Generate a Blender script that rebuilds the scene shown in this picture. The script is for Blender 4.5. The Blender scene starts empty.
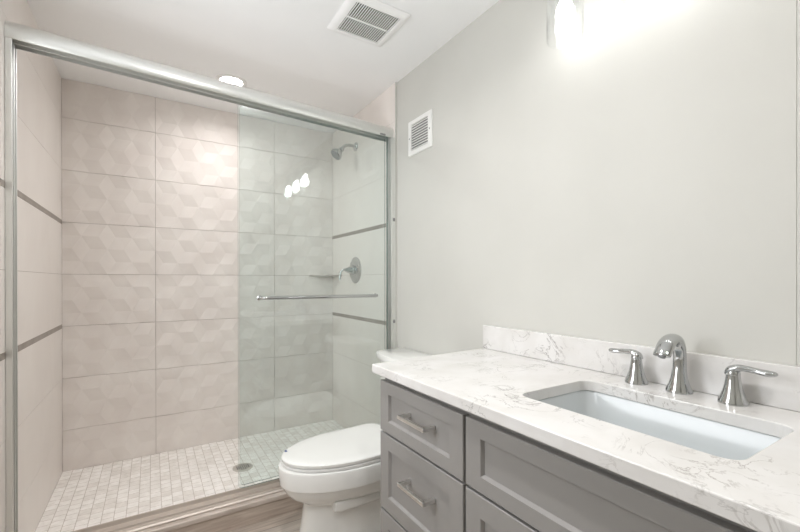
import bpy, bmesh, math, random
from mathutils import Vector, Matrix

random.seed(4)
SC = bpy.context.scene
COL = SC.collection
R = math.radians
PI = math.pi

# ------------------------------------------------------------------ camera
F_PX, YAW, PITCH, ROLL, PY = 400.0, 0.556, -0.002, -0.001, 281.3
cam_data = bpy.data.cameras.new('camera')
cam = bpy.data.objects.new('camera', cam_data)
COL.objects.link(cam)
fw = Vector((math.sin(YAW) * math.cos(PITCH), math.cos(YAW) * math.cos(PITCH), math.sin(PITCH)))
rt = Vector((math.cos(YAW), -math.sin(YAW), 0))
up = rt.cross(fw)
r2 = rt * math.cos(ROLL) + up * math.sin(ROLL)
u2 = -rt * math.sin(ROLL) + up * math.cos(ROLL)
m = Matrix((r2, u2, -fw)).transposed().to_4x4()
m.translation = Vector((0.444, -3.022, 1.118))
cam.matrix_world = m
cam_data.sensor_width = 36.0
cam_data.lens = F_PX / 800.0 * 36.0
cam_data.shift_y = (PY - 266.0) / 800.0
cam_data.clip_start = 0.02
SC.camera = cam

# ------------------------------------------------------------------ world, exposure
WORLD = 4.5
world = bpy.data.worlds.new('world')
SC.world = world
world.use_nodes = True
world.node_tree.nodes['Background'].inputs[0].default_value = (0.94, 0.965, 1.0, 1)
world.node_tree.nodes['Background'].inputs[1].default_value = WORLD
SC.view_settings.view_transform = 'Standard'
SC.view_settings.look = 'None'
SC.view_settings.gamma = 1.0
SC.view_settings.use_curve_mapping = False
SC.view_settings.exposure = 0.95
SC.cycles.use_denoising = True
SC.cycles.transparent_max_bounces = 24
SC.cycles.max_bounces = 16
SC.cycles.diffuse_bounces = 8

BULB_STRENGTH = 8.5
CAN_SHOWER = 2.1
CAN_ROOM = 3.5

# ------------------------------------------------------------------ sizes (metres, z = 0 on the shower floor)
ZF = -0.06          # bathroom floor
H = 2.302           # ceiling
W = 1.683           # tile face of the right wall
WR = 1.695          # painted face of the right wall
T = 0.305           # tile row
Z0 = 0.242          # first joint
YF = -3.95          # wall behind the camera


# ------------------------------------------------------------------ materials
def new_mat(name):
    mt = bpy.data.materials.new(name)
    mt.use_nodes = True
    return mt, mt.node_tree.nodes, mt.node_tree.links, mt.node_tree.nodes['Principled BSDF']


def plain(name, color, rough=0.5, metal=0.0, spec=0.5, coat=0.0):
    mt, n, l, b = new_mat(name)
    b.inputs['Base Color'].default_value = (*color, 1)
    b.inputs['Roughness'].default_value = rough
    b.inputs['Metallic'].default_value = metal
    b.inputs['Specular IOR Level'].default_value = spec
    b.inputs['Coat Weight'].default_value = coat
    return mt


def noisy(name, c1, c2, scale=4.0, rough=0.5, detail=6.0, stretch=(1, 1, 1), bump=0.0, bump_scale=200.0, lo=0.35, hi=0.65, spec=0.5, distort=0.0):
    mt, n, l, b = new_mat(name)
    tc = n.new('ShaderNodeTexCoord')
    mp = n.new('ShaderNodeMapping')
    mp.inputs['Scale'].default_value = stretch
    l.new(tc.outputs['Object'], mp.inputs['Vector'])
    nz = n.new('ShaderNodeTexNoise')
    nz.inputs['Scale'].default_value = scale
    nz.inputs['Detail'].default_value = detail
    nz.inputs['Distortion'].default_value = distort
    l.new(mp.outputs[0], nz.inputs['Vector'])
    rp = n.new('ShaderNodeValToRGB')
    rp.color_ramp.elements[0].position = lo
    rp.color_ramp.elements[1].position = hi
    rp.color_ramp.elements[0].color = (*c1, 1)
    rp.color_ramp.elements[1].color = (*c2, 1)
    l.new(nz.outputs['Fac'], rp.inputs[0])
    l.new(rp.outputs[0], b.inputs['Base Color'])
    b.inputs['Roughness'].default_value = rough
    b.inputs['Specular IOR Level'].default_value = spec
    if bump:
        n2 = n.new('ShaderNodeTexNoise')
        n2.inputs['Scale'].default_value = bump_scale
        l.new(tc.outputs['Object'], n2.inputs['Vector'])
        bp = n.new('ShaderNodeBump')
        bp.inputs['Strength'].default_value = bump
        bp.inputs['Distance'].default_value = 0.002
        l.new(n2.outputs['Fac'], bp.inputs['Height'])
        l.new(bp.outputs[0], b.inputs['Normal'])
    return mt


def brick_mat(name, swap, bw, bh, mortar, c1, c2, cm, offset, rough, grain=None, bias=0.0):
    """Procedural rows of tiles or planks laid in the object's x-y plane."""
    mt, n, l, b = new_mat(name)
    tc = n.new('ShaderNodeTexCoord')
    sep = n.new('ShaderNodeSeparateXYZ')
    l.new(tc.outputs['Object'], sep.inputs[0])
    cmb = n.new('ShaderNodeCombineXYZ')
    if swap:
        l.new(sep.outputs['Y'], cmb.inputs['X'])
        l.new(sep.outputs['X'], cmb.inputs['Y'])
    else:
        l.new(sep.outputs['X'], cmb.inputs['X'])
        l.new(sep.outputs['Y'], cmb.inputs['Y'])
    br = n.new('ShaderNodeTexBrick')
    br.offset = offset
    br.inputs['Scale'].default_value = 1.0
    br.inputs['Brick Width'].default_value = bw
    br.inputs['Row Height'].default_value = bh
    br.inputs['Mortar Size'].default_value = mortar
    br.inputs['Mortar Smooth'].default_value = 0.1
    br.inputs['Bias'].default_value = bias
    br.inputs['Color1'].default_value = (*c1, 1)
    br.inputs['Color2'].default_value = (*c2, 1)
    br.inputs['Mortar'].default_value = (*cm, 1)
    l.new(cmb.outputs[0], br.inputs['Vector'])
    out = br.outputs['Color']
    if grain:
        mp = n.new('ShaderNodeMapping')
        mp.inputs['Scale'].default_value = grain[0]
        l.new(tc.outputs['Object'], mp.inputs['Vector'])
        nz = n.new('ShaderNodeTexNoise')
        nz.inputs['Scale'].default_value = grain[1]
        nz.inputs['Detail'].default_value = 8
        nz.inputs['Distortion'].default_value = grain[3]
        l.new(mp.outputs[0], nz.inputs['Vector'])
        rp = n.new('ShaderNodeValToRGB')
        rp.color_ramp.elements[0].position = 0.3
        rp.color_ramp.elements[1].position = 0.7
        rp.color_ramp.elements[0].color = (grain[2], grain[2], grain[2] * 0.98, 1)
        rp.color_ramp.elements[1].color = (1.12, 1.12, 1.12, 1)
        l.new(nz.outputs['Fac'], rp.inputs[0])
        mx = n.new('ShaderNodeMix')
        mx.data_type = 'RGBA'
        mx.blend_type = 'MULTIPLY'
        mx.inputs['Factor'].default_value = 1.0
        l.new(out, mx.inputs['A'])
        l.new(rp.outputs[0], mx.inputs['B'])
        out = mx.outputs['Result']
    l.new(out, b.inputs['Base Color'])
    bp = n.new('ShaderNodeBump')
    bp.invert = True
    bp.inputs['Strength'].default_value = 0.35
    bp.inputs['Distance'].default_value = 0.002
    l.new(br.outputs['Fac'], bp.inputs['Height'])
    l.new(bp.outputs[0], b.inputs['Normal'])
    b.inputs['Roughness'].default_value = rough
    return mt


def quartz_mat():
    mt, n, l, b = new_mat('veined white quartz')
    tc = n.new('ShaderNodeTexCoord')

    def vein(scale, width, mask_scale, mask_lo, mask_hi, dist, seed):
        mp = n.new('ShaderNodeMapping')
        mp.inputs['Location'].default_value = (seed, seed * 1.7, seed * 0.6)
        l.new(tc.outputs['Object'], mp.inputs['Vector'])
        nz = n.new('ShaderNodeTexNoise')
        nz.inputs['Scale'].default_value = scale
        nz.inputs['Detail'].default_value = 7
        nz.inputs['Roughness'].default_value = 0.6
        nz.inputs['Distortion'].default_value = dist
        l.new(mp.outputs[0], nz.inputs['Vector'])
        s = n.new('ShaderNodeMath'); s.operation = 'SUBTRACT'; s.inputs[1].default_value = 0.5
        l.new(nz.outputs['Fac'], s.inputs[0])
        a = n.new('ShaderNodeMath'); a.operation = 'ABSOLUTE'
        l.new(s.outputs[0], a.inputs[0])
        mr = n.new('ShaderNodeMapRange')
        mr.inputs['From Min'].default_value = 0.0
        mr.inputs['From Max'].default_value = width
        mr.inputs['To Min'].default_value = 1.0
        mr.inputs['To Max'].default_value = 0.0
        l.new(a.outputs[0], mr.inputs['Value'])
        mk = n.new('ShaderNodeTexNoise')
        mk.inputs['Scale'].default_value = mask_scale
        mk.inputs['Detail'].default_value = 3
        l.new(mp.outputs[0], mk.inputs['Vector'])
        mm = n.new('ShaderNodeMapRange')
        mm.inputs['From Min'].default_value = mask_lo
        mm.inputs['From Max'].default_value = mask_hi
        l.new(mk.outputs['Fac'], mm.inputs['Value'])
        mu = n.new('ShaderNodeMath'); mu.operation = 'MULTIPLY'
        l.new(mr.outputs[0], mu.inputs[0]); l.new(mm.outputs[0], mu.inputs[1])
        return mu.outputs[0]

    v1 = vein(7.0, 0.012, 4.5, 0.50, 0.66, 1.2, 1.3)
    v2 = vein(17.0, 0.022, 7.0, 0.52, 0.66, 0.9, 4.1)
    cl = n.new('ShaderNodeTexNoise')
    cl.inputs['Scale'].default_value = 9.0
    cl.inputs['Detail'].default_value = 6
    l.new(tc.outputs['Object'], cl.inputs['Vector'])
    rp = n.new('ShaderNodeValToRGB')
    rp.color_ramp.elements[0].position = 0.35
    rp.color_ramp.elements[1].position = 0.62
    rp.color_ramp.elements[0].color = (0.675, 0.66, 0.64, 1)
    rp.color_ramp.elements[1].color = (0.74, 0.73, 0.72, 1)
    l.new(cl.outputs['Fac'], rp.inputs[0])
    prev = rp.outputs[0]
    for v, c, amt in ((v1, (0.16, 0.14, 0.135), 0.75), (v2, (0.22, 0.19, 0.17), 0.65)):
        sc = n.new('ShaderNodeMath'); sc.operation = 'MULTIPLY'; sc.inputs[1].default_value = amt
        l.new(v, sc.inputs[0])
        mx = n.new('ShaderNodeMix'); mx.data_type = 'RGBA'
        l.new(sc.outputs[0], mx.inputs['Factor'])
        l.new(prev, mx.inputs['A'])
        mx.inputs['B'].default_value = (*c, 1)
        prev = mx.outputs['Result']
    l.new(prev, b.inputs['Base Color'])
    b.inputs['Roughness'].default_value = 0.16
    return mt


def thin_glass(name, tint, ior=1.5, rough=0.0):
    mt, n, l, b = new_mat(name)
    n.remove(b)
    out = n['Material Output']
    tr = n.new('ShaderNodeBsdfTransparent')
    tr.inputs[0].default_value = (*tint, 1)
    gl = n.new('ShaderNodeBsdfGlossy')
    gl.inputs['Color'].default_value = (1, 1, 1, 1)
    gl.inputs['Roughness'].default_value = rough
    # facing-based reflectance (Schlick) so both sides of a pane behave alike
    lw = n.new('ShaderNodeLayerWeight')
    lw.inputs['Blend'].default_value = 0.5
    pw = n.new('ShaderNodeMath'); pw.operation = 'POWER'; pw.inputs[1].default_value = 5.0
    l.new(lw.outputs['Facing'], pw.inputs[0])
    f0 = ((ior - 1) / (ior + 1)) ** 2
    ma = n.new('ShaderNodeMath'); ma.operation = 'MULTIPLY_ADD'
    ma.inputs[1].default_value = 1 - f0
    ma.inputs[2].default_value = f0
    l.new(pw.outputs[0], ma.inputs[0])
    mx = n.new('ShaderNodeMixShader')
    l.new(ma.outputs[0], mx.inputs[0])
    l.new(tr.outputs[0], mx.inputs[1])
    l.new(gl.outputs[0], mx.inputs[2])
    l.new(mx.outputs[0], out.inputs['Surface'])
    return mt


def emit(name, color, strength):
    mt, n, l, b = new_mat(name)
    b.inputs['Base Color'].default_value = (*color, 1)
    b.inputs['Emission Color'].default_value = (*color, 1)
    b.inputs['Emission Strength'].default_value = strength
    return mt


M = {
    'paint': noisy('warm grey wall paint', (0.575, 0.57, 0.535), (0.595, 0.59, 0.555), 3, 0.55, bump=0.05, bump_scale=350, spec=0.3),
    'ceiling': noisy('white ceiling paint', (0.91, 0.915, 0.92), (0.93, 0.935, 0.94), 3, 0.7, bump=0.04, bump_scale=300, spec=0.2),
    'relief': noisy('cream relief tile', (0.73, 0.67, 0.635), (0.81, 0.76, 0.725), 5, 0.5, detail=8, lo=0.3, hi=0.7, distort=0.4),
    'tile': noisy('cream smooth tile', (0.785, 0.735, 0.70), (0.82, 0.775, 0.74), 3, 0.3, stretch=(1, 1.6, 0.9), distort=0.6),
    'grout': plain('beige grout', (0.42, 0.38, 0.34), 0.9, spec=0.2),
    'strip': noisy('taupe accent strip', (0.25, 0.215, 0.185), (0.33, 0.29, 0.26), 14, 0.35),
    'mosaic': brick_mat('white marble mosaic', True, 0.050, 0.0485, 0.0015, (0.92, 0.895, 0.875), (0.75, 0.71, 0.675), (0.55, 0.50, 0.46), 0.35, 0.35,
                        grain=((1, 1, 1), 30, 0.93, 0.5), bias=-0.35),
    'plank': brick_mat('wood look plank tile', False, 1.2, 0.155, 0.0014, (0.47, 0.40, 0.345), (0.56, 0.50, 0.45), (0.2, 0.17, 0.145), 0.37, 0.4,
                       grain=((1.4, 16, 1), 3.0, 0.66, 1.4)),
    'curb_face': noisy('wood look curb tile', (0.42, 0.34, 0.285), (0.60, 0.52, 0.455), 3.2, 0.45, stretch=(1.5, 18, 18), distort=1.2, lo=0.3, hi=0.7),
    'curb_top': noisy('pale curb stone', (0.47, 0.40, 0.35), (0.64, 0.57, 0.52), 4, 0.6, stretch=(1.5, 14, 14), distort=0.8),
    'aluminium': plain('polished aluminium', (0.84, 0.85, 0.83), 0.36, 1.0),
    'track': plain('satin aluminium track', (0.60, 0.54, 0.49), 0.5, 0.7),
    'chrome': plain('chrome', (0.53, 0.54, 0.54), 0.07, 1.0),
    'nickel': plain('brushed nickel', (0.76, 0.75, 0.73), 0.33, 1.0),
    'black': plain('dark rubber', (0.05, 0.055, 0.055), 0.6),
    'greyplastic': plain('grey plastic', (0.25, 0.25, 0.25), 0.5),
    'porcelain': plain('white porcelain', (0.84, 0.84, 0.82), 0.08, spec=0.5, coat=0.3),
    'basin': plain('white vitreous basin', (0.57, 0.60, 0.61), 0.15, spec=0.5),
    'plastic': plain('white plastic', (0.80, 0.80, 0.79), 0.35),
    'fanwhite': plain('white fan plastic', (0.92, 0.92, 0.92), 0.4),
    'ventwhite': plain('white painted metal', (0.82, 0.82, 0.80), 0.4),
    'cabinet': noisy('grey cabinet lacquer', (0.285, 0.275, 0.265), (0.30, 0.29, 0.28), 3, 0.38),
    'drainsteel': plain('dull steel', (0.58, 0.55, 0.51), 0.4, 0.4),
    'dark': plain('painted cavity shade', (0.035, 0.033, 0.03), 0.9),  # near-black colour stands in for shade in gaps and drain slots
    'fandark': plain('painted fan shade', (0.05, 0.048, 0.045), 0.9),  # dark colour stands in for shade behind the grille slats
    'quartz': quartz_mat(),
    'shelf': noisy('grey shelf stone', (0.36, 0.32, 0.28), (0.46, 0.42, 0.38), 12, 0.3),
    'door': plain('white door paint', (0.78, 0.78, 0.77), 0.4),
    'glass': thin_glass('clear shower glass', (0.960, 0.984, 0.982)),
    'glassedge': plain('green glass edge', (0.13, 0.20, 0.18), 0.15),
    'shade': thin_glass('clear lamp glass', (0.985, 0.99, 0.99)),
    'bulb': emit('lit bulb', (1.0, 0.985, 0.975), BULB_STRENGTH),
    'lens': emit('lit lens', (1.0, 0.96, 0.92), 14.0),
    'sticker': plain('blue sticker', (0.03, 0.07, 0.25), 0.4),
    'caulk': plain('white caulk', (0.8, 0.8, 0.79), 0.5),
}


# ------------------------------------------------------------------ helpers
def thing(name, label, cat, loc=(0, 0, 0), rotz=0.0, group=None):
    o = bpy.data.objects.new(name, None)
    COL.objects.link(o)
    o.empty_display_size = 0.1
    o.location = loc
    o.rotation_euler = (0, 0, rotz)
    o['label'] = label
    o['category'] = cat
    if group:
        o['group'] = group
    return o


def tag(o, label, cat, group=None):
    o['label'] = label
    o['category'] = cat
    if group:
        o['group'] = group
    return o


def obj(name, bm, mat, parent=None, smooth=None, bevel=0.0, segs=2):
    bmesh.ops.recalc_face_normals(bm, faces=bm.faces)
    me = bpy.data.meshes.new(name)
    bm.to_mesh(me)
    bm.free()
    o = bpy.data.objects.new(name, me)
    COL.objects.link(o)
    for mm in (mat if isinstance(mat, (list, tuple)) else [mat]):
        me.materials.append(M[mm])
    if parent is not None:
        o.parent = parent
    if bevel:
        md = o.modifiers.new('bevel', 'BEVEL')
        md.width = bevel
        md.segments = segs
        md.limit_method = 'ANGLE'
        md.angle_limit = R(40)
        md.harden_normals = False
    if smooth is not None:
        for p in me.polygons:
            p.use_smooth = True
        me.set_sharp_from_angle(angle=R(smooth))
    return o


def struct(name, bm, mat, label=None, **k):
    o = obj(name, bm, mat, **k)
    o['kind'] = 'structure'
    if label:
        o['label'] = label
        o['category'] = name.split('_')[0]
    return o


def add_box(bm, lo, hi, mi=0):
    x0, y0, z0 = lo
    x1, y1, z1 = hi
    v = [bm.verts.new(p) for p in ((x0, y0, z0), (x1, y0, z0), (x1, y1, z0), (x0, y1, z0), (x0, y0, z1), (x1, y0, z1), (x1, y1, z1), (x0, y1, z1))]
    for f in ((3, 2, 1, 0), (4, 5, 6, 7), (0, 1, 5, 4), (1, 2, 6, 5), (2, 3, 7, 6), (3, 0, 4, 7)):
        bm.faces.new([v[i] for i in f]).material_index = mi
    return v


def box(lo, hi):
    bm = bmesh.new()
    add_box(bm, lo, hi)
    return bm


def loft(bm, rings, cap0=True, cap1=True, mi=0, closed=True):
    """rings: lists of points, all the same length, joined in order."""
    vs = [[bm.verts.new(p) for p in r] for r in rings]
    n = len(rings[0])
    for a, b in zip(vs[:-1], vs[1:]):
        for i in range(n if closed else n - 1):
            j = (i + 1) % n
            bm.faces.new((a[i], a[j], b[j], b[i])).material_index = mi
    if cap0:
        bm.faces.new(list(reversed(vs[0]))).material_index = mi
    if cap1:
        bm.faces.new(vs[-1]).material_index = mi
    return vs


def frame_for(d):
    d = d.normalized()
    a = Vector((0, 0, 1)) if abs(d.z) < 0.95 else Vector((1, 0, 0))
    s = d.cross(a).normalized()
    return s, s.cross(d).normalized()


def add_lathe(bm, prof, origin=(0, 0, 0), axis=(0, 0, 1), n=32, cap0=True, cap1=True, squash=1.0, mi=0):
    """prof: (radius, height along axis)."""
    ax = Vector(axis).normalized()
    s, t = frame_for(ax)
    o = Vector(origin)
    rings = []
    for r, h in prof:
        rings.append([o + ax * h + (s * math.cos(2 * PI * i / n) * squash + t * math.sin(2 * PI * i / n)) * r for i in range(n)])
    loft(bm, rings, cap0, cap1, mi)


def add_tube(bm, pts, radii, n=16, flat=None, cap=True, side=None):
    """A swept tube; flat = list of (width, height) pairs instead of radii gives an elliptical section."""
    pts = [Vector(p) for p in pts]
    rings = []
    prev = None
    for k, p in enumerate(pts):
        d = (pts[min(k + 1, len(pts) - 1)] - pts[max(k - 1, 0)]).normalized()
        if side is not None:
            s = (Vector(side) - d * d.dot(Vector(side))).normalized()
            t = s.cross(d).normalized()
        elif prev is None:
            s, t = frame_for(d)
        else:
            s = (prev - d * d.dot(prev)).normalized()
            t = s.cross(d).normalized()
        prev = s
        a, b = flat[k] if flat else (radii[k], radii[k])
        rings.append([p + s * a * math.cos(2 * PI * i / n) + t * b * math.sin(2 * PI * i / n) for i in range(n)])
    loft(bm, rings, cap, cap)


def smooth_path(pts, sub=6):
    """Catmull-Rom through points (tuples of any length)."""
    out = []
    for i in range(len(pts) - 1):
        p0, p1, p2, p3 = pts[max(i - 1, 0)], pts[i], pts[i + 1], pts[min(i + 2, len(pts) - 1)]
        for k in range(sub):
            t = k / sub
            out.append(tuple(0.5 * (2 * b + (c - a) * t + (2 * a - 5 * b + 4 * c - d) * t * t + (3 * b - a - 3 * c + d) * t ** 3) for a, b, c, d in zip(p0, p1, p2, p3)))
    out.append(tuple(pts[-1]))
    return out


def rrect(cx, cy, hx, hy, r, z, seg=6):
    out = []
    for sx, sy, a0 in ((1, 1, 0), (-1, 1, 90), (-1, -1, 180), (1, -1, 270)):
        for k in range(seg + 1):
            a = R(a0 + 90 * k / seg)
            out.append((cx + sx * (hx - r) + r * math.cos(a), cy + sy * (hy - r) + r * math.sin(a), z))
    return out


def slab_with_hole(outer, inner, z0, z1, bm=None):
    """A flat slab between z0 and z1 whose outline and hole are lists of (x, y)."""
    bm = bm or bmesh.new()
    made = []
    for z in (z0, z1):
        es = []
        loops = []
        for loop in (outer, inner):
            vs = [bm.verts.new((p[0], p[1], z)) for p in loop]
            loops.append(vs)
            for a, b in zip(vs, vs[1:] + vs[:1]):
                es.append(bm.edges.new((a, b)))
        bmesh.ops.triangle_fill(bm, use_beauty=True, edges=es)
        made.append(loops)
    for lo_, hi_ in zip(made[0], made[1]):
        n = len(lo_)
        for i in range(n):
            j = (i + 1) % n
            bm.faces.new((lo_[i], lo_[j], hi_[j], hi_[i]))
    return bm


# ================================================================== THE SHELL
# floor of the room, floor of the shower
struct('floor', box((-0.112, YF, ZF - 0.1), (1.795, -0.99, ZF)), 'plank')
struct('floor_shower', box((-0.012, -0.90, -0.16), (WR, 0.014, 0.0)), 'mosaic')

# ceiling with a round hole for the shower light
can_xy = (0.850, -0.47)
room_cans = [(0.72, -1.95), (0.72, -3.15)]
bm = bmesh.new()
add_box(bm, (-0.112, YF - 0.1, H), (1.795, 0.112, H + 0.1))
struct('ceiling', bm, 'ceiling')

# painted walls
bm = bmesh.new()
add_box(bm, (WR, -2.7235, ZF - 0.1), (WR + 0.1, 0.112, H))
add_box(bm, (WR, YF - 0.1, ZF - 0.1), (WR + 0.1, -2.7255, H))
add_box(bm, (WR + 0.0015, -2.73, ZF - 0.1), (WR + 0.09, -2.72, H))
struct('wall_right', bm, 'paint')
struct('wall_front', box((-0.112, YF - 0.1, ZF - 0.1), (1.795, YF, H)), 'paint')
bm = bmesh.new()
wy0, wy1, wz0, wz1 = -2.15, -1.47, 0.95, 2.10
add_box(bm, (-0.112, YF - 0.1, ZF - 0.1), (-0.012, wy0, H))
add_box(bm, (-0.112, wy1, ZF - 0.1), (-0.012, 0.112, H))
add_box(bm, (-0.112, wy0, ZF - 0.1), (-0.012, wy1, wz0))
add_box(bm, (-0.112, wy0, wz1), (-0.012, wy1, H))
struct('wall_left', bm, 'paint')
# unseen window added in the left wall to let in fill light
bm = bmesh.new()
zm = (wz0 + wz1) / 2
for a_, b_ in (((wy0, wz0), (wy0 + 0.04, wz1)), ((wy1 - 0.04, wz0), (wy1, wz1)), ((wy0 + 0.04, wz0), (wy1 - 0.04, wz0 + 0.04)), ((wy0 + 0.04, wz1 - 0.04), (wy1 - 0.04, wz1)), ((wy0 + 0.04, zm - 0.02), (wy1 - 0.04, zm + 0.02))):
    add_box(bm, (-0.08, a_[0], a_[1]), (-0.04, b_[0], b_[1]))
struct('added_window_1', bm, 'door')
pl = bpy.data.lights.new('added_window_portal', 'AREA')  # guides sky light through the added window
pl.shape = 'RECTANGLE'
pl.size, pl.size_y = wz1 - wz0, wy1 - wy0
pl.cycles.is_portal = True
po = bpy.data.objects.new('added_window_portal', pl)
COL.objects.link(po)
po.location = (-0.105, (wy0 + wy1) / 2, zm)
po.rotation_euler = (0, R(-90), 0)

# relief tile on the back wall: a folded rhombus pattern, clipped to every tile
xs = [0.0, 0.467, 1.221, W]
zs = [0.0] + [Z0 + k * T for k in range(7)] + [H]
GAP = 0.0011
PX, PZ, HR = 0.0839, T / 4.0, 0.0044


def relief_tile(bm, x0, x1, z0, z1, ax, az):
    tb = bmesh.new()
    i0, i1 = int(math.floor((x0 - ax) / PX)) - 3, int(math.ceil((x1 - ax) / PX)) + 3
    j0, j1 = int(math.floor((z0 - az) / PZ)) - 1, int(math.ceil((z1 - az) / PZ)) + 1
    g = {}
    for j in range(j0, j1 + 1):
        for i in range(i0 - j // 2 - 1, i1 - j // 2 + 2):
            c = (i - j) % 3
            h = (0.0, HR, -HR)[c]
            g[i, j] = tb.verts.new((ax + (i + j * 0.5) * PX, -h, az + j * PZ))
    for (i, j) in list(g):
        if (i + 1, j) in g and (i, j + 1) in g:
            tb.faces.new((g[i, j], g[i + 1, j], g[i, j + 1]))
        if (i + 1, j) in g and (i + 1, j - 1) in g:
            tb.faces.new((g[i, j], g[i + 1, j - 1], g[i + 1, j]))
    for co, no in (((x0, 0, 0), (-1, 0, 0)), ((x1, 0, 0), (1, 0, 0)), ((0, 0, z0), (0, 0, -1)), ((0, 0, z1), (0, 0, 1))):
        bmesh.ops.bisect_plane(tb, geom=tb.verts[:] + tb.edges[:] + tb.faces[:], plane_co=co, plane_no=no, clear_outer=True)
    be = [e for e in tb.edges if len(e.link_faces) == 1]
    r = bmesh.ops.extrude_edge_only(tb, edges=be)
    for v in r['geom']:
        if isinstance(v, bmesh.types.BMVert):
            v.co.y = 0.012
    mp = {}
    for v in tb.verts:
        mp[v] = bm.verts.new(v.co)
    for f in tb.faces:
        bm.faces.new([mp[v] for v in f.verts])
    tb.free()


bm = bmesh.new()
for a in range(3):
    for k in range(len(zs) - 1):
        relief_tile(bm, xs[a] + GAP, xs[a + 1] - GAP, zs[k] + GAP, zs[k + 1] - GAP, xs[1] - PX * 9 * (1 if a == 0 else 0) + (PX * 9 if a == 2 else 0), Z0 + (k - 1) * T)
bk = add_box(bm, (-0.112, 0.0085, -0.16), (1.795, 0.112, H), mi=1)
struct('wall_back', bm, ['relief', 'grout'])


# smooth tile on the side walls
def side_tiles(name, xa, xb, y0, y1, low):
    bm = bmesh.new()
    cuts = [low] + [Z0 + k * T for k in range(7)] + [H]
    for k in range(len(cuts) - 1):
        a, b = cuts[k] + GAP * 0.7, cuts[k + 1] - GAP * 0.7
        if k in (2, 4, 3, 5):
            if k in (3, 5):
                a += 0.012
            if k in (2, 4):
                b -= 0.012
        add_box(bm, (xa, y0, a), (xb, y1, b))
    gx = (xa + 0.001, xb - 0.002) if xa > 0.5 else (xa + 0.002, xb - 0.001)
    add_box(bm, (gx[0], y0 + 0.001, low), (gx[1], y1, H), mi=1)
    return struct(name, bm, ['tile', 'grout'])


side_tiles('wall_right_tile', W, WR + 0.002, -0.975, 0.004, 0.0)
side_tiles('wall_left_tile', -0.014, 0.0, -1.42, 0.004, 0.0)
n = 0
for xa, xb, ya in ((-0.013, 0.0006, -1.42), (W - 0.0006, WR + 0.001, -0.975)):
    for k in (2, 4):
        n += 1
        zc = Z0 + k * T
        struct('trim_%d' % n, box((xa, ya, zc - 0.0115), (xb, 0.003, zc + 0.0115)), 'strip')
# edge strip where the tile meets the paint
struct('trim_5', box((W - 0.0005, -0.979, ZF), (WR + 0.002, -0.975, H)), 'paint')
struct('baseboard_right', box((WR - 0.012, -1.76, ZF), (WR + 0.001, -1.005, ZF + 0.09)), 'door', bevel=0.003)

# kerb of the shower
bm = bmesh.new()
add_box(bm, (-0.012, -1.000, ZF - 0.1), (WR + 0.002, -0.86, 0.022))
add_box(bm, (-0.012, -0.862, -0.16), (WR + 0.002, -0.835, 0.022), 0)
struct('trim_6', bm, 'curb_face')
struct('trim_7', box((0.0, -1.006, 0.022), (W, -0.828, 0.044)), 'curb_top', bevel=0.003)


# ================================================================== CEILING LIGHTS AND VENTS
def recessed_light(x, y, label, energy, spread=150):
    t = thing('recessed_light', label, 'ceiling light', (x, y, H), 0, 'round recessed ceiling lights')
    bm = bmesh.new()
    add_lathe(bm, [(0.060, 0.0), (0.064, -0.004), (0.084, -0.005), (0.088, -0.003), (0.089, 0.001)], n=48, cap0=False, cap1=False)
    obj('trim_ring', bm, 'plastic', t, smooth=40)
    bm = bmesh.new()
    add_lathe(bm, [(0.061, -0.0005), (0.061, -0.003), (0.04, -0.0045), (0.001, -0.005)], n=48)
    obj('lens', bm, 'lens', t, smooth=60)
    ld = bpy.data.lights.new('can_lamp', 'AREA')
    ld.shape = 'DISK'
    ld.size = 0.06
    ld.energy = energy
    ld.color = (1.0, 0.975, 0.965)
    ld.spread = R(spread)
    lo = bpy.data.objects.new('can_lamp', ld)
    COL.objects.link(lo)
    lo.parent = t
    lo.location = (0, 0, -0.012)
    return t


recessed_light(*can_xy, 'glowing round recessed light in the ceiling above the shower', CAN_SHOWER, 160)
recessed_light(*room_cans[0], 'round recessed ceiling light above the middle of the room', CAN_ROOM)
recessed_light(*room_cans[1], 'added round recessed fill light behind the camera, out of view', CAN_ROOM)  # unseen lamp added to brighten the room

# exhaust fan
t = thing('exhaust_fan', 'square white exhaust fan with slatted grille on the ceiling', 'exhaust fan', (1.286, -1.392, H))
bm = bmesh.new()
ho, hi_ = 0.146, 0.107
rings = [rrect(0, 0, ho - 0.004, ho - 0.004, 0.015, 0.0), rrect(0, 0, ho, ho, 0.016, -0.004), rrect(0, 0, ho - 0.012, ho - 0.012, 0.018, -0.012),
         rrect(0, 0, ho - 0.024, ho - 0.024, 0.016, -0.0150), rrect(0, 0, hi_ + 0.003, hi_ + 0.003, 0.004, -0.0150), rrect(0, 0, hi_, hi_, 0.003, -0.0140), rrect(0, 0, hi_, hi_, 0.003, -0.004)]
loft(bm, rings, False, False)
obj('cover', bm, 'fanwhite', t, smooth=35)
bm = bmesh.new()
add_box(bm, (-hi_, -hi_, -0.0085), (hi_, hi_, -0.002))
obj('cavity', bm, 'fandark', t)  # plate coloured dark as the shade inside the fan
bm = bmesh.new()
ns = 20
for i in range(ns):
    x = -hi_ + (i + 0.5) * 2 * hi_ / ns
    add_box(bm, (x - 0.0019, -hi_, -0.0142), (x + 0.0019, hi_, -0.0122))
add_box(bm, (-hi_, -0.004, -0.0146), (hi_, 0.004, -0.0120))
obj('grille', bm, 'fanwhite', t)

# wall vent
t = thing('wall_vent', 'white louvred vent grille high on the grey wall beside the shower', 'vent', (WR, -1.222, 1.918))
hy, hz = 0.112, 0.098
bm = bmesh.new()


def ring_yz(hy, hz, r, x):
    return [(x, p[0], p[1]) for p in rrect(0, 0, hy, hz, r, 0)]


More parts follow.
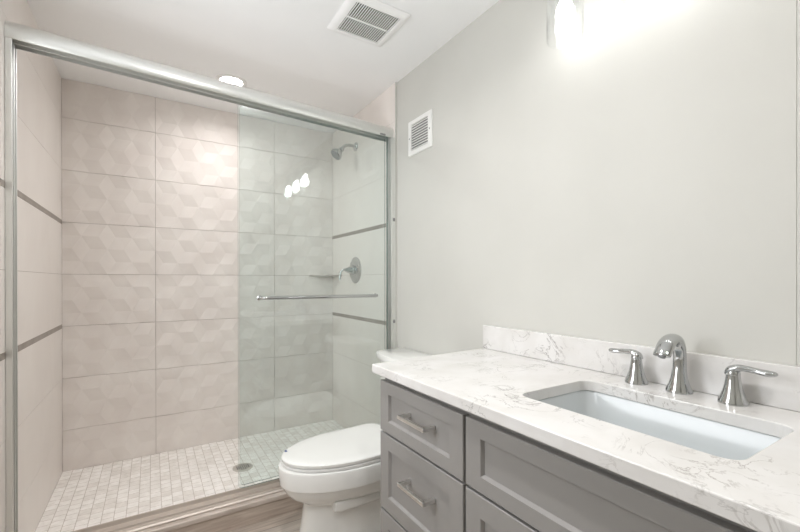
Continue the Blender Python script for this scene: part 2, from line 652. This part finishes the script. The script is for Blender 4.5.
loft(bm, [ring_yz(hy, hz, 0.003, 0.0), ring_yz(hy, hz, 0.003, -0.005), ring_yz(hy - 0.004, hz - 0.004, 0.003, -0.009),
          ring_yz(0.080, 0.072, 0.002, -0.009), ring_yz(0.080, 0.072, 0.002, -0.001)], False, False)
obj('frame', bm, 'ventwhite', t, smooth=30)
obj('cavity', box((-0.002, -0.080, -0.072), (-0.0005, 0.080, 0.072)), 'greyplastic', t)
bm = bmesh.new()
nl = 10
for i in range(nl):
    z = -0.072 + (i + 0.5) * 0.144 / nl
    vs = add_box(bm, (-0.0085, -0.080, z - 0.0022), (-0.002, 0.080, z + 0.0022))
    for v in vs:
        if v.co.x < -0.005:
            v.co.z -= 0.002
obj('louvers', bm, 'ventwhite', t)
for sy in (-1, 1):
    bm = bmesh.new()
    add_lathe(bm, [(0.0038, 0.0), (0.0038, 0.0012), (0.001, 0.002)], (-0.009, sy * 0.096, 0.0), (-1, 0, 0), 12)
    obj('screw', bm, 'greyplastic', t)


# ================================================================== SHOWER FITTINGS
# shower head on its arm
t = thing('wall_shower', 'chrome shower head on a curved arm from the right tile wall', 'shower head', (W, -0.436, 2.07))
bm = bmesh.new()
add_lathe(bm, [(0.031, 0.0), (0.031, 0.003), (0.026, 0.009), (0.013, 0.013), (0.012, 0.016)], (0, 0, 0), (-1, 0, 0), 32)
obj('flange', bm, 'chrome', t, smooth=40)
path = smooth_path([(0.0, 0, 0), (-0.05, 0, 0.002), (-0.080, 0, -0.005), (-0.100, 0, -0.022), (-0.108, 0, -0.034)], 6)
bm = bmesh.new()
add_tube(bm, path, [0.0105] * len(path), 16)
obj('arm', bm, 'chrome', t, smooth=50)
ax = Vector((-0.70, 0.0, -0.71))
bm = bmesh.new()
add_lathe(bm, [(0.012, -0.004), (0.016, 0.002), (0.017, 0.012), (0.014, 0.02), (0.018, 0.026), (0.030, 0.040), (0.040, 0.058), (0.043, 0.066), (0.043, 0.073), (0.040, 0.076)],
          (-0.104, 0, -0.031), ax, 36)
obj('head', bm, 'chrome', t, smooth=35)
bm = bmesh.new()
add_lathe(bm, [(0.036, 0.0755), (0.036, 0.078), (0.001, 0.079)], (-0.104, 0, -0.031), ax, 32)
s_, t_ = frame_for(ax)
for rr, nn in ((0.012, 6), (0.022, 12), (0.031, 18)):
    for i in range(nn):
        a = 2 * PI * i / nn
        c = Vector((-0.104, 0, -0.031)) + (s_ * math.cos(a) + t_ * math.sin(a)) * rr
        add_lathe(bm, [(0.0017, 0.078), (0.0012, 0.081)], c, ax, 6)
obj('spray_face', bm, 'greyplastic', t, smooth=40)

# valve
t = thing('shower_valve', 'round chrome shower valve with lever on the right tile wall', 'shower valve', (W, -0.425, 1.193))
bm = bmesh.new()
add_lathe(bm, [(0.094, 0.0), (0.094, 0.003), (0.086, 0.008), (0.07, 0.011), (0.066, 0.015), (0.045, 0.017), (0.03, 0.018)], (0, 0, 0), (-1, 0, 0), 48)
obj('escutcheon', bm, 'chrome', t, smooth=35)
bm = bmesh.new()
add_lathe(bm, [(0.033, 0.016), (0.032, 0.026), (0.026, 0.045), (0.018, 0.064), (0.014, 0.076), (0.012, 0.08)], (0, 0, 0), (-1, 0, 0), 32)
obj('hub', bm, 'chrome', t, smooth=40)
bm = bmesh.new()
lp = smooth_path([(-0.068, 0, 0.004), (-0.088, 0.004, 0.002), (-0.108, 0.010, -0.014), (-0.114, 0.012, -0.042), (-0.116, 0.012, -0.072)], 6)
lf = [(0.010 - 0.003 * abs(k / (len(lp) - 1) - 0.4), 0.0075) for k in range(len(lp))]
add_tube(bm, lp, None, 14, flat=lf, side=(0, 1, 0))
obj('lever', bm, 'chrome', t, smooth=50)

# corner shelf
bm = bmesh.new()
pts = [(W, 0.0), (W - 0.196, 0.0)]
for k in range(1, 12):
    s = k / 12
    bx_, by_ = W - 0.196 * (1 - s), -0.187 * s
    d = 0.018 * math.sin(PI * s) + 0.0025 * math.sin(6 * PI * s)
    pts.append((bx_ + d * 0.7, by_ + d * 0.7))
pts.append((W, -0.187))
loft(bm, [[(p[0], p[1], 1.150) for p in pts], [(p[0], p[1], 1.163) for p in pts]])
tag(obj('corner_shelf', bm, 'shelf', bevel=0.002), 'grey stone corner shelf between the two tile walls of the shower', 'shelf')

# floor drain
t = thing('floor_drain', 'round brushed metal drain in the white mosaic shower floor', 'drain', (0.906, -0.494, 0.0))
bm = bmesh.new()
add_lathe(bm, [(0.057, 0.0), (0.057, 0.003), (0.054, 0.0045), (0.044, 0.0045), (0.043, 0.003)], n=40, cap1=False)
obj('rim', bm, 'drainsteel', t, smooth=30)
bm = bmesh.new()
add_lathe(bm, [(0.0435, 0.0025), (0.0435, 0.0042), (0.001, 0.0044)], n=40)
obj('strainer', bm, 'drainsteel', t, smooth=30)
bm = bmesh.new()
for i in range(-3, 4):
    for j in range(-2, 3):
        x, y = i * 0.0105, j * 0.0155
        if x * x + y * y < 0.036 ** 2:
            add_box(bm, (x - 0.0027, y - 0.0055, 0.0035), (x + 0.0027, y + 0.0055, 0.00475))
obj('slots', bm, 'dark', t)  # dark blocks that paint in the shade of the strainer openings

# ================================================================== SLIDING DOOR
YD = -0.945
t = thing('shower_door_frame', 'polished aluminium frame with rounded top rail around the shower opening', 'door frame', (0, YD, 0.044))


def L(x, y, z):
    return (x, y - YD, z - 0.044)


# header: a rounded extrusion, ends at slightly different heights
prof = [(0.030, -0.082), (0.030, -0.006), (0.024, 0.0), (0.008, 0.0), (-0.006, -0.003), (-0.018, -0.010), (-0.027, -0.021), (-0.032, -0.034),
        (-0.034, -0.048), (-0.034, -0.066), (-0.031, -0.073), (-0.027, -0.073), (-0.027, -0.060), (-0.004, -0.058), (-0.004, -0.078), (0.000, -0.078), (0.000, -0.058), (0.026, -0.058), (0.026, -0.082)]
rings = []
for x, yy, zz in ((0.0005, -1.035, 2.063), (W - 0.0005, -0.927, 2.046)):
    rings.append([L(x, yy + a, zz + b) for a, b in prof])
bm = bmesh.new()
loft(bm, rings)
obj('top_rail', bm, 'aluminium', t, smooth=28)
# jambs: channel section
for nm, x0, x1, yy, ztop in (('left', 0.0005, 0.020, -1.032, 1.990), ('right', W - 0.030, W - 0.0005, -0.945, 1.970)):
    bm = bmesh.new()
    s = 1 if nm == 'left' else -1
    xw = x0 if s == 1 else x1
    xi = x1 if s == 1 else x0
    for ya, yb in ((-0.033, -0.028), (-0.004, 0.0), (0.026, 0.030)):
        add_box(bm, L(min(xw, xi), yy + ya, 0.05), L(max(xw, xi), yy + yb, ztop))
    xa = xw + s * 0.004
    add_box(bm, L(min(xw, xa), yy - 0.03, 0.05), L(max(xw, xa), yy + 0.028, ztop))
    obj('jamb', bm, 'aluminium', t, bevel=0.0012)
    for zb in (1.470, 0.865) if nm == 'right' else ():
        bm = bmesh.new()
        add_box(bm, L(x0 + 0.012, yy - 0.039, zb), L(x0 + 0.024, yy - 0.0325, zb + 0.020))
        b_ = obj('bumper', bm, 'greyplastic', t, bevel=0.002)
        b_['label'] = 'dark rubber bumper on the jamb'
# bottom track
bm = bmesh.new()
pr = [(-0.032, 0.0), (-0.032, 0.006), (-0.026, 0.012), (-0.006, 0.012), (-0.004, 0.022), (0.002, 0.022), (0.004, 0.012), (0.050, 0.012), (0.054, 0.030), (0.060, 0.030), (0.062, 0.0)]
rings = [[(x, a, b) for a, b in pr] for x in (0.0005, W - 0.0005)]
loft(bm, rings)
obj('bottom_track', bm, 'track', t, bevel=0.001)
bm = bmesh.new()
add_box(bm, L(1.585, -0.968, 1.975), L(1.622, -0.956, 1.985))
k_ = obj('stop_clip', bm, 'greyplastic', t, bevel=0.002)


GB = 0.097


def sliding_panel(x0, x1, y, zt, label, bar):
    p = thing('sliding_glass_door', label, 'glass door', (x0, y, GB), 0, 'sliding glass panels of the shower')
    w_, h_ = x1 - x0, zt - GB
    th = 0.003
    r = 0.02
    bm = bmesh.new()
    outl = [(p_[0], p_[1]) for p_ in rrect(w_ / 2, h_ / 2, w_ / 2, h_ / 2, r, 0)]
    loft(bm, [[(a, -th, b) for a, b in outl], [(a, th, b) for a, b in outl]])
    for f in bm.faces:
        nx = f.normal
    bm.normal_update()
    for f in bm.faces:
        f.material_index = 0 if abs(f.normal.y) > 0.9 else 1
    obj('pane', bm, ['glass', 'glassedge'], p)
    bm = bmesh.new()
    for xx in (w_ - 0.10,):
        add_box(bm, (xx - 0.03, -0.005, h_ - 0.001), (xx + 0.03, 0.005, h_ + 0.011))
    obj('roller_bracket', bm, 'nickel', p, bevel=0.002)
    if bar:
        bb = bmesh.new()
        xa, xb, zb = bar[0] - x0, bar[1] - x0, bar[2] - GB
        pa = [(xa, -th, zb), (xa + 0.002, -0.03, zb), (xa + 0.014, -0.05, zb), (xa + 0.05, -0.056, zb), ((xa + xb) / 2, -0.058, zb), (xb - 0.05, -0.056, zb), (xb - 0.014, -0.05, zb), (xb - 0.002, -0.03, zb), (xb, -th, zb)]
        pa = smooth_path(pa, 5)
        add_tube(bb, pa, [0.0085] * len(pa), 14)
        tb = obj('towel_bar', bb, 'chrome', p, smooth=50)
        for xx in (xa, xb):
            bb = bmesh.new()
            add_lathe(bb, [(0.013, 0.0), (0.013, 0.004), (0.009, 0.007)], (xx, -th, zb), (0, -1, 0), 20)
            obj('mount', bb, 'chrome', tb, smooth=40)
    return p


sliding_panel(0.804, 1.648, -0.940, 1.992, 'outer clear glass shower door carrying the chrome towel bar', (0.905, 1.560, 1.031))
sliding_panel(0.817, 1.648, -0.910, 1.992, 'inner clear glass shower door without a bar, slid behind the outer one', None)

# ================================================================== TOILET
TX, TY = WR, -1.298      # wall face, centre line


def egg(z, uf, ub, hw, n=40, sharp=2.0, back=2.6):
    """Outline of a bowl seen from above: front tip at uf, back at ub, half width hw."""
    out = []
    uw = ub + (uf - ub) * 0.42           # widest
    for i in range(n):
        a = 2 * PI * i / n
        c, s = math.cos(a), math.sin(a)
        if c >= 0:
            u = uw + (uf - uw) * math.copysign(abs(c) ** (2 / sharp), c)
            v = hw * math.copysign(abs(s) ** (2 / sharp), s)
        else:
            u = uw + (uw - ub) * math.copysign(abs(c) ** (2 / back), c)
            v = hw * math.copysign(abs(s) ** (2 / back), s)
        out.append((-u, v, z))
    return out


t = thing('toilet', 'white two piece toilet with closed lid between the shower and the vanity', 'toilet', (TX, TY, ZF))
dz = -ZF
bm = bmesh.new()
prof = [(-0.06, 0.715, 0.06, 0.126, 2.7), (-0.048, 0.715, 0.06, 0.126, 2.7), (-0.04, 0.705, 0.065, 0.120, 2.7), (0.03, 0.690, 0.09, 0.112, 2.6), (0.115, 0.680, 0.11, 0.108, 2.5),
        (0.142, 0.684, 0.12, 0.112, 2.4), (0.158, 0.708, 0.14, 0.130, 2.2), (0.180, 0.742, 0.17, 0.156, 2.08), (0.208, 0.765, 0.20, 0.175, 2.0), (0.236, 0.776, 0.20, 0.183, 2.0),
        (0.239, 0.783, 0.20, 0.188, 2.0), (0.306, 0.791, 0.20, 0.194, 2.0), (0.316, 0.788, 0.20, 0.191, 2.0), (0.319, 0.776, 0.205, 0.182, 2.0)]
loft(bm, [egg(z + dz, uf, ub, hw, sharp=sh) for z, uf, ub, hw, sh in prof])
# trapway ledge on both sides
for sv in (-1, 1):
    rr = []
    for u, e in ((0.30, 0.75), (0.33, 1.0), (0.565, 1.0), (0.585, 0.85)):
        hz, hv = 0.024 * e, 0.058 * e
        rr.append([(-u, sv * 0.079 + p[0], 0.146 + dz + p[1]) for p in rrect(0, 0, hv, hz, 0.012 * e, 0)])
    loft(bm, rr)
obj('bowl', bm, 'porcelain', t, smooth=38)
bm = bmesh.new()
loft(bm, [egg(z + dz, uf, 0.225, hw) for z, uf, hw in ((0.320, 0.770, 0.181), (0.323, 0.775, 0.185), (0.331, 0.775, 0.185), (0.334, 0.770, 0.181))])
obj('seat', bm, 'plastic', t, smooth=40)
bm = bmesh.new()
rings = []
for z, k, ins in ((0.3355, 0, 0.006), (0.338, 0, 0.002), (0.349, 0, 0.001), (0.353, 0, 0.005), (0.355, 0, 0.014), (0.356, 0, 0.05)):
    ring = egg(z + dz, 0.777 - ins, 0.235 + ins, 0.186 - ins, back=4.5)
    ring = [(p[0], p[1], p[2] + max(0.0, (0.40 + p[0]) / 0.165) ** 1.6 * 0.016 * (0 if z < 0.340 else 1)) for p in ring]
    rings.append(ring)
loft(bm, rings)
obj('lid', bm, 'porcelain', t, smooth=40)
for sv in (-1, 1):
    bm = bmesh.new()
    add_lathe(bm, [(0.011, -0.026), (0.013, -0.022), (0.013, 0.022), (0.011, 0.026)], (-0.232, sv * 0.075, 0.341 + dz), (0, 1, 0), 18)
    obj('hinge', bm, 'plastic', t, smooth=40)
bm = bmesh.new()
add_box(bm, (-0.746, 0.056, 0.3530 + dz), (-0.737, 0.072, 0.3558 + dz))
obj('sticker', bm, 'sticker', t)


def tank_ring(z, hw, uf, ub=0.012, bow=0.03):
    out = []
    n = 12
    out += [(-ub, hw, z), (-ub, -hw, z)]
    r = 0.05
    pts = []
    for k in range(5):
        a = R(90 * k / 4)
        pts.append((-(uf - bow - r + r * math.sin(a)), -(hw - r + r * math.cos(a))))
    for k in range(1, n):
        v = -(hw - r) + 2 * (hw - r) * k / n
        pts.append((-(uf - bow + bow * (1 - (v / (hw - r)) ** 2)), v))
    for k in range(5):
        a = R(90 * (4 - k) / 4)
        pts.append((-(uf - bow - r + r * math.sin(a)), (hw - r + r * math.cos(a))))
    return out + [(a, b, z) for a, b in pts]


bm = bmesh.new()
loft(bm, [tank_ring(z + dz, hw, uf) for z, hw, uf in ((0.325, 0.17, 0.185), (0.335, 0.18, 0.193), (0.48, 0.21, 0.215), (0.697, 0.225, 0.225))])
obj('tank', bm, 'porcelain', t, smooth=40)
bm = bmesh.new()
loft(bm, [tank_ring(z + dz, hw, uf, ub) for z, hw, uf, ub in ((0.6985, 0.230, 0.230, 0.010), (0.701, 0.236, 0.238, 0.008), (0.721, 0.238, 0.240, 0.006), (0.728, 0.234, 0.236, 0.009), (0.731, 0.222, 0.224, 0.018))])
obj('tank_lid', bm, 'porcelain', t, smooth=40)
lv = bmesh.new()
add_lathe(lv, [(0.014, 0.0), (0.014, 0.008), (0.009, 0.012)], (-0.212, -0.15, 0.63 + dz), (-1, 0, 0), 18)
add_tube(lv, [(-0.226, -0.155, 0.63 + dz), (-0.230, -0.12, 0.627 + dz), (-0.232, -0.075, 0.622 + dz)], [0.006, 0.006, 0.005], 10)
obj('flush_lever', lv, 'chrome', t, smooth=40)

# ================================================================== VANITY
CF = 1.130       # front plane of drawers and doors
VY0, VY1 = -1.782, -2.960
ZC = 0.822       # counter top
t = thing('vanity_cabinet', 'grey shaker vanity cabinet with drawers and square bar pulls', 'cabinet', (1.42, (VY0 + VY1) / 2, ZF))
OX, OY = 1.42, (VY0 + VY1) / 2


def V(x, y, z):
    return (x - OX, y - OY, z - ZF)


bm = bmesh.new()
# open-topped carcass: sides, bottom, back, face rails
xi = CF + 0.0215
add_box(bm, V(xi, VY0 - 0.018, ZF + 0.09), V(1.692, VY0, 0.790))
add_box(bm, V(xi, VY1, ZF + 0.09), V(1.692, VY1 + 0.018, 0.790))
add_box(bm, V(xi, VY1 + 0.018, ZF + 0.09), V(1.692, VY0 - 0.018, ZF + 0.108))
add_box(bm, V(1.680, VY1 + 0.018, ZF + 0.108), V(1.692, VY0 - 0.018, 0.790))
add_box(bm, V(xi, -2.242, ZF + 0.108), V(1.670, -2.222, 0.62))
add_box(bm, V(xi, VY1 + 0.018, 0.745), V(xi + 0.02, VY0 - 0.018, 0.790))
add_box(bm, V(xi + 0.06, VY1 + 0.01, ZF), V(1.690, VY0 - 0.01, ZF + 0.09))
obj('carcass', bm, 'cabinet', t)
bm = bmesh.new()
add_box(bm, V(xi + 0.001, VY1 + 0.02, 0.30), V(xi + 0.004, VY0 - 0.02, 0.744))
obj('gap_shade', bm, 'dark', t)  # dark sheet standing in for shade behind the joints of the fronts


def shaker(name, y0, y1, z0, z1, fw_y, fw_z, parent):
    """Front panel with a recessed field; y0 > y1."""
    bm = bmesh.new()
    cy, cz = (y0 + y1) / 2, (z0 + z1) / 2
    hy, hz = abs(y0 - y1) / 2, (z1 - z0) / 2

    def ring(x, a, b):
        return [V(x, cy + sy * a, cz + sz * b) for sy, sz in ((-1, -1), (1, -1), (1, 1), (-1, 1))]
    th = 0.020
    rec = 0.010
    loft(bm, [ring(CF + th, hy, hz), ring(CF + 0.0018, hy, hz), ring(CF, hy - 0.0018, hz - 0.0018), ring(CF, hy - fw_y, hz - fw_z),
              ring(CF + 0.0015, hy - fw_y - 0.0012, hz - fw_z - 0.0012), ring(CF + rec, hy - fw_y - 0.0055, hz - fw_z - 0.0055)])
    return obj(name, bm, 'cabinet', parent)


def pull(parent, yc, zc, ln, vertical=False):
    bm = bmesh.new()
    h = ln / 2
    w_ = 0.0055
    for s in (-1, 1):
        if vertical:
            lo, hi = V(CF - 0.032, yc - w_, zc + s * (h - w_) - w_), V(CF + 0.012, yc + w_, zc + s * (h - w_) + w_)
        else:
            lo, hi = V(CF - 0.030, yc + s * (h - w_) - w_, zc - w_), V(CF + 0.0095, yc + s * (h - w_) + w_, zc + w_)
        add_box(bm, lo, hi)
    if vertical:
        add_box(bm, V(CF - 0.036, yc - w_, zc - h), V(CF - 0.026, yc + w_, zc + h))
    else:
        add_box(bm, V(CF - 0.036, yc - h, zc - w_), V(CF - 0.026, yc + h, zc + w_))
    o = obj('handle', bm, 'nickel', parent, bevel=0.0008)
    o['label'] = 'brushed nickel bar handle'
    return o


PULLY = -2.026
DY0, DY1 = -1.785, -2.226
for z0, z1, fz in ((0.594, 0.768, 0.040), (0.324, 0.587, 0.050), (0.055, 0.317, 0.050)):
    d = shaker('drawer', DY0, DY1, z0, z1, 0.055, fz, t)
    pull(d, PULLY, (z0 + z1) / 2 + (0.011 if z0 > 0.5 else 0.026), 0.140)
shaker('false_front', -2.236, -2.915, 0.594, 0.768, 0.055, 0.040, t)
for a, b, s in ((-2.236, -2.573, -2.545), (-2.578, -2.915, -2.606)):
    d = shaker('door', a, b, 0.055, 0.587, 0.055, 0.055, t)
    pull(d, s, 0.47, 0.158, True)

# countertop with the sink cut-out
sx0, sx1, sy0, sy1 = 1.252, 1.546, -2.300, -2.762
scx, scy, shx, shy = (sx0 + sx1) / 2, (sy0 + sy1) / 2, (sx1 - sx0) / 2, abs(sy1 - sy0) / 2
outer = [(1.108, -1.764), (1.108, -2.985), (1.6935, -2.985), (1.6935, -1.726)]
hole = [(p[0], p[1]) for p in rrect(scx, scy, shx, shy, 0.035, 0, 8)]
bm = slab_with_hole(outer, hole, ZC - 0.030, ZC)
tag(obj('countertop', bm, 'quartz', bevel=0.0025), 'white veined quartz countertop with a rectangular sink cut-out', 'countertop')
bm = box((1.674, -2.985, ZC + 0.0006), (1.6935, -1.727, ZC + 0.101))
tag(obj('backsplash', bm, 'quartz', bevel=0.002), 'low beige veined quartz backsplash along the grey wall', 'backsplash')

# undermount basin
t = thing('sink_basin', 'white rectangular undermount sink basin set below the countertop', 'sink', (scx, scy, ZC - 0.031))
bm = bmesh.new()
rings = [rrect(0, 0, shx + 0.022, shy + 0.022, 0.04, 0.0), rrect(0, 0, shx + 0.004, shy + 0.004, 0.036, 0.0), rrect(0, 0, shx + 0.001, shy + 0.001, 0.036, -0.006),
         rrect(0, 0, shx - 0.008, shy - 0.010, 0.045, -0.06), rrect(0, 0, shx - 0.018, shy - 0.022, 0.05, -0.11), rrect(0, 0, shx - 0.034, shy - 0.042, 0.05, -0.130),
         rrect(0, 0, shx - 0.06, shy - 0.075, 0.05, -0.137), rrect(0, 0, 0.022, 0.022, 0.0219, -0.142),
         ]
loft(bm, rings, False, True)
vs = bm.verts[:]
rings2 = [rrect(0, 0, shx + 0.022, shy + 0.022, 0.04, -0.001), rrect(0, 0, shx + 0.022, shy + 0.022, 0.04, -0.012), rrect(0, 0, shx + 0.006, shy + 0.006, 0.04, -0.02),
          rrect(0, 0, shx - 0.004, shy - 0.006, 0.05, -0.12), rrect(0, 0, shx - 0.05, shy - 0.06, 0.05, -0.150)]
loft(bm, rings2, False, True)
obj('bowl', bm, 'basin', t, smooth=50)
bm = bmesh.new()
add_lathe(bm, [(0.021, -0.1415), (0.021, -0.1395), (0.016, -0.1385), (0.001, -0.138)], n=28)
obj('drain', bm, 'chrome', t, smooth=40)

# faucet: a spout and two lever handles
FX, FY = 1.632, -2.512
fau = thing('faucet', 'chrome widespread faucet with an arched spout and two lever handles behind the sink', 'faucet', (FX, FY, ZC))
BELL = [(0.0300, 0.0), (0.0300, 0.004), (0.0285, 0.009), (0.0245, 0.018), (0.0200, 0.032), (0.0168, 0.046), (0.0148, 0.060), (0.0138, 0.070)]
bm = bmesh.new()
sp = smooth_path([(0.0, 0.0, 0.000, 0.0330, 0.0330), (0.0, 0.0, 0.006, 0.0325, 0.0325), (0.0, 0.0, 0.020, 0.0265, 0.0265), (0.0, 0.0, 0.040, 0.0205, 0.0205), (0.002, 0.0, 0.065, 0.0172, 0.0172), (0.003, 0.0, 0.095, 0.0165, 0.0168),
                  (-0.002, 0.0, 0.120, 0.0172, 0.0168), (-0.018, 0.0, 0.138, 0.0190, 0.0160), (-0.042, 0.0, 0.143, 0.0212, 0.0145), (-0.066, 0.0, 0.133, 0.0228, 0.0130), (-0.086, 0.0, 0.112, 0.0228, 0.0120), (-0.091, 0.0, 0.104, 0.0222, 0.0115)], 5)
add_tube(bm, [p[:3] for p in sp], None, 28, flat=[(p[3] * 0.93, p[4] * 0.93) for p in sp], side=(0, 1, 0))
spout = obj('spout', bm, 'chrome', fau, smooth=60)
bm = bmesh.new()
add_lathe(bm, [(0.0085, 0.0), (0.0085, 0.004), (0.005, 0.0055)], (-0.0905, 0, 0.1045), (-0.5, 0, -0.86), 18)
obj('aerator', bm, 'greyplastic', spout, smooth=40)
bm = bmesh.new()
add_tube(bm, [(0.024, 0, 0.02), (0.027, 0, 0.07), (0.027, 0, 0.088)], [0.0025, 0.0025, 0.0025], 10)
add_lathe(bm, [(0.002, 0.086), (0.0052, 0.090), (0.0052, 0.096), (0.002, 0.099)], (0.027, 0, 0), (0, 0, 1), 14)
obj('lift_rod', bm, 'chrome', spout, smooth=40)
for y, sgn in ((-2.402, 1), (-2.628, -1)):
    dy = y - FY
    bm = bmesh.new()
    add_lathe(bm, BELL, (0, dy, 0), n=32)
    hb = obj('handle', bm, 'chrome', fau, smooth=35)
    bm = bmesh.new()
    pts = smooth_path([(0, dy - sgn * 0.011, 0.069, 0.0125, 0.006), (0, dy - sgn * 0.005, 0.080, 0.0145, 0.009), (0, dy + sgn * 0.010, 0.0865, 0.0145, 0.0085), (0, dy + sgn * 0.028, 0.0870, 0.0115, 0.0072),
                       (0, dy + sgn * 0.048, 0.0850, 0.0115, 0.0070), (0, dy + sgn * 0.064, 0.0835, 0.0130, 0.0074), (0, dy + sgn * 0.076, 0.0840, 0.0105, 0.0058), (0, dy + sgn * 0.081, 0.0845, 0.0035, 0.0022)], 5)
    add_tube(bm, [p[:3] for p in pts], None, 18, flat=[(p[3], p[4]) for p in pts], side=(1, 0, 0))
    add_lathe(bm, [(0.0139, 0.066), (0.0143, 0.072), (0.0128, 0.080), (0.006, 0.085)], (0, dy, 0), n=24)
    obj('lever', bm, 'chrome', hb, smooth=60)

# ================================================================== VANITY LIGHT
LY = -2.455
t = thing('vanity_light', 'chrome wall light with clear glass jar shades above the sink', 'wall light', (WR, LY, 2.16))
bm = bmesh.new()
add_box(bm, (-0.022, -0.30, -0.05), (-0.0005, 0.30, 0.05))
obj('back_plate', bm, 'chrome', t, bevel=0.006)
DX = -0.122
for yo in (0.245, 0.0, -0.245):
    bm = bmesh.new()
    ap = smooth_path([(-0.020, yo, 0.0), (-0.07, yo, 0.004), (DX + 0.02, yo, -0.004), (DX, yo, -0.03)], 5)
    add_tube(bm, ap, [0.007] * len(ap), 12)
    a_ = obj('arm', bm, 'chrome', t, smooth=50)
    bm = bmesh.new()
    add_lathe(bm, [(0.010, -0.022), (0.024, -0.030), (0.026, -0.040), (0.024, -0.046), (0.0185, -0.048), (0.0185, -0.125), (0.0170, -0.128)], (DX, yo, 0.0), (0, 0, 1), 28)
    obj('socket', bm, 'chrome', a_, smooth=35)
    bm = bmesh.new()
    prof = [(0.020, -0.047), (0.030, -0.051), (0.046, -0.064), (0.054, -0.084), (0.0555, -0.110), (0.0555, -0.268), (0.0545, -0.270), (0.0535, -0.268), (0.0535, -0.110), (0.052, -0.086), (0.0445, -0.067), (0.029, -0.054)]
    add_lathe(bm, prof, (DX, yo, 0.0), (0, 0, 1), 40, False, False)
    obj('glass_shade', bm, 'shade', t, smooth=40)
    bm = bmesh.new()
    add_lathe(bm, [(0.013, -0.128), (0.014, -0.140), (0.024, -0.165), (0.029, -0.188), (0.027, -0.208), (0.018, -0.224), (0.004, -0.231)], (DX, yo, 0.0), (0, 0, 1), 24)
    obj('bulb', bm, 'bulb', t, smooth=60)
